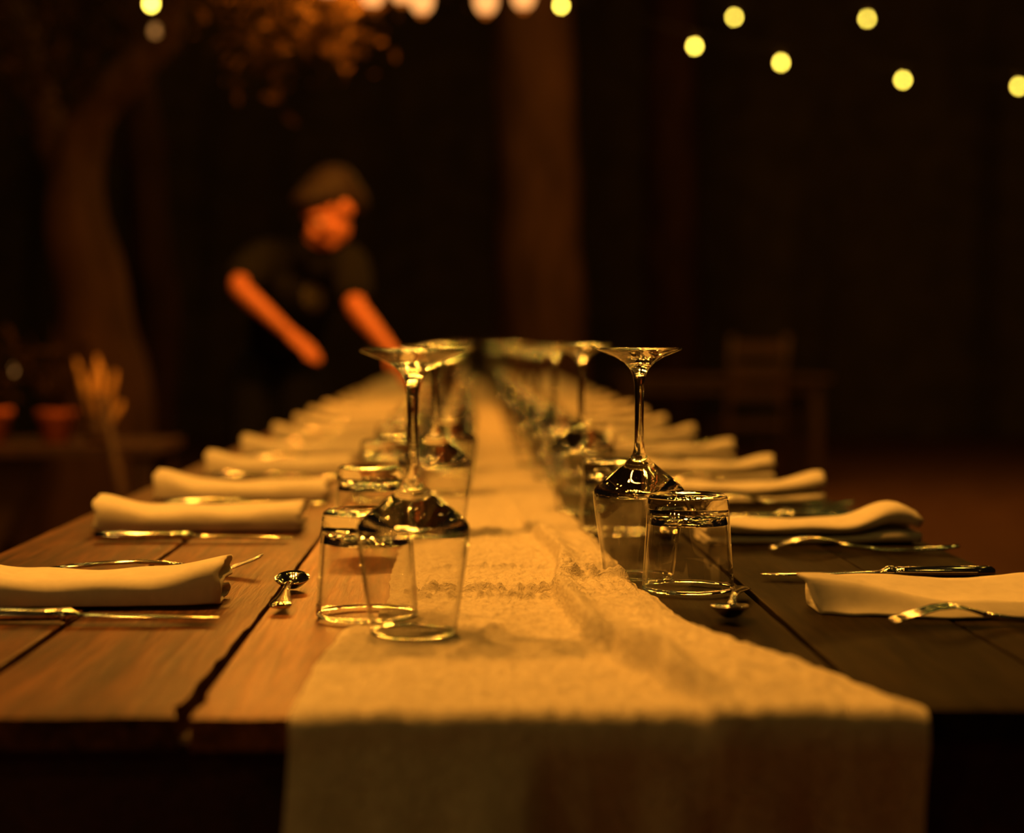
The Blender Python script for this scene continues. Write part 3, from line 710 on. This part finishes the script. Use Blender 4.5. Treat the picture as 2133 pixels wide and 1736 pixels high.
# ------------------------------------------------------------------ trees
def tree(label, pts, rads, branches=(), leaves=None, group=None, bark='bark'):
    base = Vector((pts[0][0], pts[0][1], 0))
    t = thing('tree', label, 'tree', base, 0, group)
    def rough(P, Rr):
        mb = MB(); P2 = catmull([Vector(p) - base for p in P], 6); n = len(P2)
        R2 = []
        for i in range(n):
            q = i / (n - 1) * (len(Rr) - 1); k = min(int(q), len(Rr) - 2); R2.append(Rr[k] + (Rr[k + 1] - Rr[k]) * (q - k))
        mb.tube(P2, R2, 20)
        mb.v = [tuple(Vector(p) + Vector((noise.noise((p[0] * 9, p[1] * 9, p[2] * 2)), noise.noise((p[0] * 9 + 5, p[1] * 9, p[2] * 2)), 0)) * .035 * min(1, R2[0] / .2)) for p in mb.v]
        return mb
    rough(pts, rads).build('trunk', M[bark], t)
    for P, Rr in branches: rough(P, Rr).build('branch', M['bark'], t)
    if leaves:
        mb = MB()
        for (cx, cy, cz), (sx, sy, sz), cnt, size in leaves:
            for _ in range(cnt):
                p = Vector((R.gauss(cx, sx), R.gauss(cy, sy), R.gauss(cz, sz))) - base
                d = Vector((R.uniform(-1, 1), R.uniform(-1, 1), R.uniform(-1.3, .3))).normalized()
                sd = d.cross(Vector((R.uniform(-1, 1), R.uniform(-1, 1), R.uniform(-1, 1)))).normalized(); nn = d.cross(sd)
                l = size * R.uniform(.7, 1.3)
                mb.add([p, p + d * l * .5 + sd * l * .22, p + d * l * .55 + nn * l * .06, p + d * l, p + d * l * .5 - sd * l * .22], [(0, 1, 2), (1, 3, 2), (0, 2, 4), (2, 3, 4)])
        o = mb.build('foliage', M['leaf'], t, smooth=False); o['kind'] = 'stuff'
    return t
def Wp(px, py, y): return Vector(W(px, py, y))
tree('leaning tree with a forked limb behind the flowerpots', [(-1.86, 8.0, -.05), Wp(218, 880, 8), Wp(195, 640, 8), Wp(172, 460, 8), Wp(178, 330, 8), Wp(215, 230, 7.9), Wp(330, 110, 7.7), Wp(400, -40, 7.4), Wp(520, -140, 6.6)],
     [.30, .22, .17, .13, .10, .085, .07, .05, .03],
     branches=[([Wp(172, 440, 8), Wp(110, 250, 8.2), Wp(60, 60, 8.4), Wp(0, -150, 8.6)], [.09, .075, .06, .04])],
     leaves=[(Wp(600, 30, 5.6), (.13, .25, .07), 420, .035), (Wp(560, 110, 5.7), (.05, .15, .08), 60, .055), (Wp(700, 40, 5.4), (.07, .2, .06), 170, .05), (Wp(60, 90, 7.6), (.25, .4, .22), 700, .07), (Wp(480, -120, 6.2), (.4, .4, .12), 500, .06), (Wp(160, -100, 7.2), (.4, .5, .15), 500, .07)])
tree('slim dim tree just beyond the leaning one', [(-2.03, 10.6, -.05), Wp(330, 760, 10.6), Wp(322, 560, 10.6), Wp(308, 380, 10.6), Wp(290, 100, 10.6), Wp(280, -200, 10.6)], [.17, .14, .13, .12, .10, .09], bark='dark_bark')
tree('broad straight tree at the far end of the table', [(.50, 12.5, -.05), Wp(1123, 720, 12.5), Wp(1120, 480, 12.5), Wp(1112, 240, 12.5), Wp(1106, 0, 12.5), Wp(1106, -350, 12.5)], [.42, .335, .315, .295, .28, .26])
tree('paler straight tree in line with the far bench table', [(1.66, 14, -.05), Wp(1403, 720, 14), Wp(1400, 400, 14), Wp(1398, 100, 14), Wp(1398, -300, 14)], [.28, .235, .22, .21, .20], bark='dark_bark')

# ------------------------------------------------------------------ far table and chair on the open ground
ft = thing('far_table', 'dim wooden table standing beyond the open ground', 'table', (1.72, 12.0, 0))
for k in range(4): MB().box((0, -.33 + .22 * k, .735), (1.45, .212, .03)).build('plank', M['dark_wood'], ft, smooth=False)
for sx in (-.64, .64):
    for sy in (-.34, .34): MB().box((sx, sy, .36), (.07, .07, .72)).build('leg', M['dark_wood'], ft, smooth=False)
MB().box((0, -.36, .68), (1.25, .03, .08)).build('apron', M['dark_wood'], ft, smooth=False)
ch = thing('wooden_chair', 'dim wooden chair drawn up to the far table', 'chair', (1.80, 11.15, 0), .15)
MB().box((0, 0, .45), (.42, .42, .035)).build('seat', M['dark_wood'], ch, smooth=False)
for sx in (-.18, .18):
    MB().tube([(sx, -.19, 0), (sx, -.19, .45), (sx, -.22, .75), (sx, -.27, 1.02)], .02, 8).build('rear_leg', M['dark_wood'], ch)
    MB().tube([(sx, .19, 0), (sx, .19, .45)], .02, 8).build('front_leg', M['dark_wood'], ch)
for zz in (.66, .80, .94): MB().box((0, -.215 - (zz - .66) * .15, zz), (.36, .018, .08)).build('back_slat', M['dark_wood'], ch, smooth=False)

# ------------------------------------------------------------------ side table with pots by the leaning tree
SY = 5.4
sx0 = -1.28
st = thing('side_table', 'low dark plank table holding the flowerpots', 'table', (sx0, SY, 0))
for k in range(3): MB().box((0, -.18 + .18 * k, .655), (.70, .172, .028)).build('plank', M['dark_wood'], st, smooth=False)
for ax in (-.30, .30):
    for ay in (-.2, .2): MB().box((ax, ay, .32), (.055, .055, .64)).build('leg', M['dark_wood'], st, smooth=False)
ztop = .669
def pot(label, x, y, rad, h, leafy, group=None):
    t = thing('flowerpot', label, 'flowerpot', (x, y, ztop), 0, group)
    MB().lathe([(0, 0), (rad * .72, 0), (rad * .95, h * .78), (rad * 1.06, h * .8), (rad * 1.08, h), (rad * .95, h), (rad * .9, h * .85), (0, h * .85)], 28).build('pot', M['terracotta'], t)
    sb = MB(); lb = MB()
    for k in range(leafy):
        a = R.uniform(0, 6.28); l = R.uniform(.12, .30); d = Vector((math.cos(a) * .35, math.sin(a) * .35, 1)).normalized()
        p0 = Vector((math.cos(a) * rad * .4, math.sin(a) * rad * .4, h * .85)); p1 = p0 + d * l * .5; p2 = p0 + d * l + Vector((math.cos(a), math.sin(a), 0)) * .04
        sb.tube([p0, p1, p2], .002, 5)
        for q in range(7):
            c = p0.lerp(p2, .3 + .1 * q); dr = Vector((R.uniform(-1, 1), R.uniform(-1, 1), R.uniform(-.2, .8))).normalized(); s2 = dr.orthogonal().normalized(); ll = R.uniform(.03, .06)
            lb.add([c, c + dr * ll * .5 + s2 * ll * .25, c + dr * ll, c + dr * ll * .5 - s2 * ll * .25], [(0, 1, 2, 3)])
    sb.build('stems', M['leaf'], t); o = lb.build('foliage', M['leaf'], t, smooth=False); o['kind'] = 'stuff'
    return t
pot('terracotta pot of thin leafy stems beside the dried stalks', W(122, 900, 5.35)[0], 5.35, .056, .100, 14)
pot('second terracotta pot at the picture edge of the side table', W(-8, 900, 5.35)[0], 5.35, .055, .105, 12)
va = thing('stalk_jar', 'dark jar of dried straw-coloured stalks on the side table', 'jar', (W(206, 900, 5.3)[0], 5.3, ztop))
MB().lathe([(0, 0), (.030, 0), (.036, .03), (.030, .065), (.020, .08), (.024, .09), (.018, .09), (0, .07)], 24).build('jar', M['clay_jar'], va)
for k, (dx, dy, l, wd) in enumerate([(-.24, 0, .27, .010), (.0, .05, .27, .013), (.06, .02, .24, .012), (.27, -.02, .23, .012), (-.05, -.1, .22, .010), (.62, 0, .15, .012)]):
    d = Vector((dx, dy, 1)).normalized()
    MB().tube([d * .02, d * l * .45, d * l * .6, d * l * .85, d * l], [.003, .004, wd, wd * .85, .002], 8).build('stalk', M['straw'], va)
pt = thing('garden_stake', 'dark wooden stake leaning at the corner of the side table', 'stake', (-.985, 5.0, 0))
MB().tube([(.05, -.02, 0), (0, 0, .45), (-.075, 0, .83)], [.020, .018, .016], 10).build('shaft', M['dark_wood'], pt)
cg = thing('tealight_glass', 'tiny glowing tealight glass hanging among the stems', 'candle', W(40, 770, 5.6))
MB().lathe([(0, -.014), (.010, -.012), (.013, 0), (.011, .012), (0, .012)], 16).build('glass', M['candle'], cg)
MB().tube([(0, 0, .012), (0, 0, .35)], .0015, 5).build('wire', M['cable'], cg)

# ------------------------------------------------------------------ the person
def skin_mesh(verts, edges_, radii, sub=2):
    me = bpy.data.meshes.new('skin_src'); me.from_pydata([tuple(v) for v in verts], edges_, []); me.update()
    ob = bpy.data.objects.new('skin_src', me); C.objects.link(ob)
    md = ob.modifiers.new('skin', 'SKIN')
    for d, r in zip(me.skin_vertices[0].data, radii): d.radius = (r, r) if not isinstance(r, tuple) else r
    me.skin_vertices[0].data[0].use_root = True
    s = ob.modifiers.new('sub', 'SUBSURF'); s.levels = sub; s.render_levels = sub
    dg = bpy.context.evaluated_depsgraph_get(); out = bpy.data.meshes.new_from_object(ob.evaluated_get(dg))
    bpy.data.objects.remove(ob); bpy.data.meshes.remove(me)
    return out
class SK:
    def __init__(s): s.v = []; s.e = []; s.r = []
    def p(s, co, r, prev=None):
        s.v.append(Vector(co)); s.r.append(r); i = len(s.v) - 1
        if prev is not None: s.e.append((prev, i))
        return i
    def chain(s, prev, *pr):
        for co_, r in pr: prev = s.p(co_, r, prev)
        return prev
pelv = Vector((-.67, 6.22, .93)); chest = Vector((-.585, 5.98, 1.17)); neck0 = Vector((-.515, 5.84, 1.295))
shA, elA, wrA = Vector((-.700, 5.92, 1.262)), Vector((-.752, 5.66, 1.160)), Vector((-.578, 5.57, 1.010))
shB, elB, wrB = Vector((-.395, 5.82, 1.245)), Vector((-.365, 5.62, 1.090)), Vector((-.245, 5.50, .955))
hdA = (Vector((-.50, 5.51, .945)) - wrA).normalized(); hdB = (Vector((-.185, 5.45, .86)) - wrB).normalized()
hip = [Vector((-.775, 6.24, .90)), Vector((-.590, 6.22, .90))]
knee = [Vector((-.785, 6.20, .49)), Vector((-.600, 6.17, .49))]
ank = [Vector((-.790, 6.30, .09)), Vector((-.610, 6.28, .09))]
toe = [Vector((-.800, 6.15, .035)), Vector((-.615, 6.13, .035))]
headc = Vector((-.446, 5.765, 1.418))
def torso(s, g, arms=True, legs=True, sleeve=None):
    a = s.p(pelv, (.135 + g, .10 + g))
    b = s.chain(a, (pelv.lerp(chest, .45), (.125 + g, .095 + g)), (chest, (.145 + g, .105 + g)), (chest.lerp(neck0, .6), (.115 + g, .075 + g)))
    return a, b
limbs = []
def limb(*pr):
    s_ = SK(); q_ = s_.p(pr[0][0], pr[0][1]); s_.chain(q_, *pr[1:]); limbs.append(s_)
sk = SK(); a, b = torso(sk, -.024); limbs.append(sk)
limb((chest.lerp(neck0, .5), .055), (neck0, .055), (neck0.lerp(headc, .5), .050), (headc, .060))
for sh, el, wr, hd, thumb_side in ((shA, elA, wrA, hdA, 1), (shB, elB, wrB, hdB, -1)):
    across = hd.cross(Vector((0, 0, 1))).normalized()
    limb((chest.lerp(neck0, .55), .060), (sh, .054), (sh.lerp(el, .5), .045), (el, .035), (el.lerp(wr, .3), .035), (wr, .022), (wr + hd * .035, .026), (wr + hd * .075, .024))
    for q in (-.026, -.009, .009, .025): limb((wr + hd * .015 + across * q * .5, .016), (wr + hd * .055 + across * q * .9, .015), (wr + hd * .085 + across * q, .012))
    sk_f = []
    for k, (ln, off) in enumerate(((.068, -.030), (.078, -.010), (.074, .010), (.058, .028))):
        base = wr + hd * .085 + across * off
        dn = (hd * .8 + Vector((0, 0, -.5))).normalized()
        sk_f.append([(wr + hd * .06 + across * off * .8, .010), (base, .0095), (base + hd * ln * .45, .009), (base + hd * ln * .45 + dn * ln * .3, .0085), (base + hd * ln * .45 + dn * ln * .6, .007)])
    tb_ = wr + hd * .03 + across * (-.030 * thumb_side)
    td = (hd * .7 + across * (-.6 * thumb_side) + Vector((0, 0, -.2))).normalized()
    sk_f.append([(wr + hd * .035, .012), (tb_, .012), (tb_ + td * .03, .010), (tb_ + td * .055 + hd * .008, .008)])
    if thumb_side == 1: fingersA = sk_f
    else: fingersB = sk_f
for h, k, an, to in zip(hip, knee, ank, toe):
    limb((pelv, .085), (h, .082), (h.lerp(k, .5), .070), (k, .050), (k.lerp(an, .35), .052), (an, .034), (an.lerp(to, .4) + Vector((0, 0, -.02)), .036), (to, .028))
parts = [skin_mesh(q_.v, q_.e, q_.r) for q_ in limbs]
for fl_ in fingersA + fingersB:
    s2 = SK(); q = s2.p(fl_[0][0], fl_[0][1]); s2.chain(q, *fl_[1:]); parts.append(skin_mesh(s2.v, s2.e, s2.r, 1))
# head, looking down and to one side
fwd = Vector((-.68, -.42, -.60)).normalized(); rt = fwd.cross(Vector((0, 0, 1))).normalized(); up = rt.cross(fwd).normalized()
HM = Matrix((rt, fwd, up)).transposed().to_4x4(); HM.translation = headc
def ell(c, r, n=20):
    bm = bmesh.new(); bmesh.ops.create_uvsphere(bm, u_segments=n, v_segments=n // 2 + 4, radius=1)
    for vtx in bm.verts: vtx.co = HM @ Vector((c[0] + vtx.co.x * r[0], c[1] + vtx.co.y * r[1], c[2] + vtx.co.z * r[2]))
    me = bpy.data.meshes.new('e'); bm.to_mesh(me); bm.free(); return me
parts += [ell((0, -.012, .03), (.075, .095, .088)), ell((0, .035, -.035), (.055, .060, .075)), ell((0, .070, -.085), (.030, .026, .022)),
          ell((0, .098, -.012), (.013, .020, .028), 12), ell((0, .110, -.026), (.016, .014, .012), 12), ell((0, .080, .030), (.055, .018, .014), 12),
          ell((.076, -.01, -.005), (.010, .020, .032), 12), ell((-.076, -.01, -.005), (.010, .020, .032), 12),
          ell((.034, .074, -.022), (.022, .016, .018), 12), ell((-.034, .074, -.022), (.022, .016, .018), 12), ell((0, .088, -.062), (.024, .012, .012), 12)]
bm = bmesh.new()
for p in parts: bm.from_mesh(p)
me = bpy.data.meshes.new('body_raw'); bm.to_mesh(me); bm.free()
def remesh(me, vox, smooth_it=4):
    ob = bpy.data.objects.new('r', me); C.objects.link(ob)
    md = ob.modifiers.new('r', 'REMESH'); md.mode = 'VOXEL'; md.voxel_size = vox
    s = ob.modifiers.new('s', 'SMOOTH'); s.factor = .5; s.iterations = smooth_it
    dg = bpy.context.evaluated_depsgraph_get(); out = bpy.data.meshes.new_from_object(ob.evaluated_get(dg)); bpy.data.objects.remove(ob)
    out.polygons.foreach_set('use_smooth', [True] * len(out.polygons)); out.materials.clear(); return out
person = thing('person', 'person in a dark T-shirt and dark trousers bending over the table with bare forearms', 'person', (pelv.x, pelv.y, 0))
inv = Vector((pelv.x, pelv.y, 0))
def pchild(name, me, m, parent=person):
    o = link(name, me, parent, [m])
    me.transform(Matrix.Translation(-inv)) if parent is person else None
    return o
pchild('body', remesh(me, .006), M['skin'])
s3 = SK(); a, b = torso(s3, .026)
limbs = [s3]
limb((chest.lerp(neck0, .5), .085), (neck0 - (headc - neck0) * .05, .078), (neck0.lerp(headc, .28), .070))
for sh, el in ((shA, elA), (shB, elB)): limb((chest.lerp(neck0, .55), .088), (sh, .082), (sh.lerp(el, .3), .076), (sh.lerp(el, .6), .072), (sh.lerp(el, .95), .068))
def fuse(ls):
    b_ = bmesh.new()
    for q_ in ls: b_.from_mesh(skin_mesh(q_.v, q_.e, q_.r))
    m_ = bpy.data.meshes.new('fused'); b_.to_mesh(m_); b_.free(); return m_
shirt = pchild('t_shirt', remesh(fuse(limbs), .010), M['shirt'])
limbs = []
limb((pelv + Vector((0, 0, .03)), (.148, .116)), (pelv + Vector((0, 0, -.05)), (.148, .116)))
for h, k, an in zip(hip, knee, ank): limb((pelv, .10), (h, .098), (h.lerp(k, .5), .084), (k, .066), (k.lerp(an, .5), .064), (an.lerp(k, .05), .058))
pchild('trousers', remesh(fuse(limbs), .012), M['trousers'])
for an, to in zip(ank, toe):
    s5 = SK(); q = s5.p(an + Vector((0, .03, -.045)), .042); s5.chain(q, (an.lerp(to, .5) + Vector((0, 0, -.02)), .042), (to + Vector((0, -.02, .003)), .034))
    pchild('shoe', remesh(skin_mesh(s5.v, s5.e, s5.r), .010), M['rubber'])
hb = bmesh.new()
for p in (ell((0, -.030, .050), (.086, .098, .086)), ell((0, -.075, .0), (.070, .050, .075)), ell((.055, -.03, .03), (.028, .06, .05)), ell((-.055, -.03, .03), (.028, .06, .05)), ell((0, .058, .085), (.066, .050, .036)), ell((0, .02, .07), (.084, .07, .06))): hb.from_mesh(p)
me = bpy.data.meshes.new('h'); hb.to_mesh(me); hb.free()
pchild('hair', remesh(me, .007), M['hair'])
for sx in (-.034, .034): pchild('eye', ell((sx, .079, .004), (.011, .008, .006), 12), M['eye'])
pchild('mouth', ell((0, .096, -.064), (.022, .006, .007), 12), M['lips'])
# pale print on the chest of the shirt, laid on its surface
dirv = (Vector((0, -1, .1))).normalized(); bm = bmesh.new(); ok = 0
from mathutils.bvhtree import BVHTree
bv = BVHTree.FromPolygons([v_.co for v_ in shirt.data.vertices], [tuple(p.vertices) for p in shirt.data.polygons])
g = {}
for i in range(7):
    for k in range(7):
        c = Vector((W(655, 0, 5.9)[0] - inv.x + (i - 3) * .011, -.9, W(0, 620, 5.9)[2] + (k - 3) * .014))
        hit = bv.ray_cast(c, Vector((0, 1, 0)))
        if hit[0]: g[i, k] = bm.verts.new(hit[0] + hit[1] * .003)
for i in range(6):
    for k in range(6):
        q = [(i, k), (i + 1, k), (i + 1, k + 1), (i, k + 1)]
        if all(x in g for x in q) and (i - 2.5) ** 2 + (k - 2.5) ** 2 < 9: bm.faces.new([g[x] for x in q])
me = bpy.data.meshes.new('shirt_print'); bm.to_mesh(me); bm.free()
po = link('shirt_print', me, shirt, [M['print']])
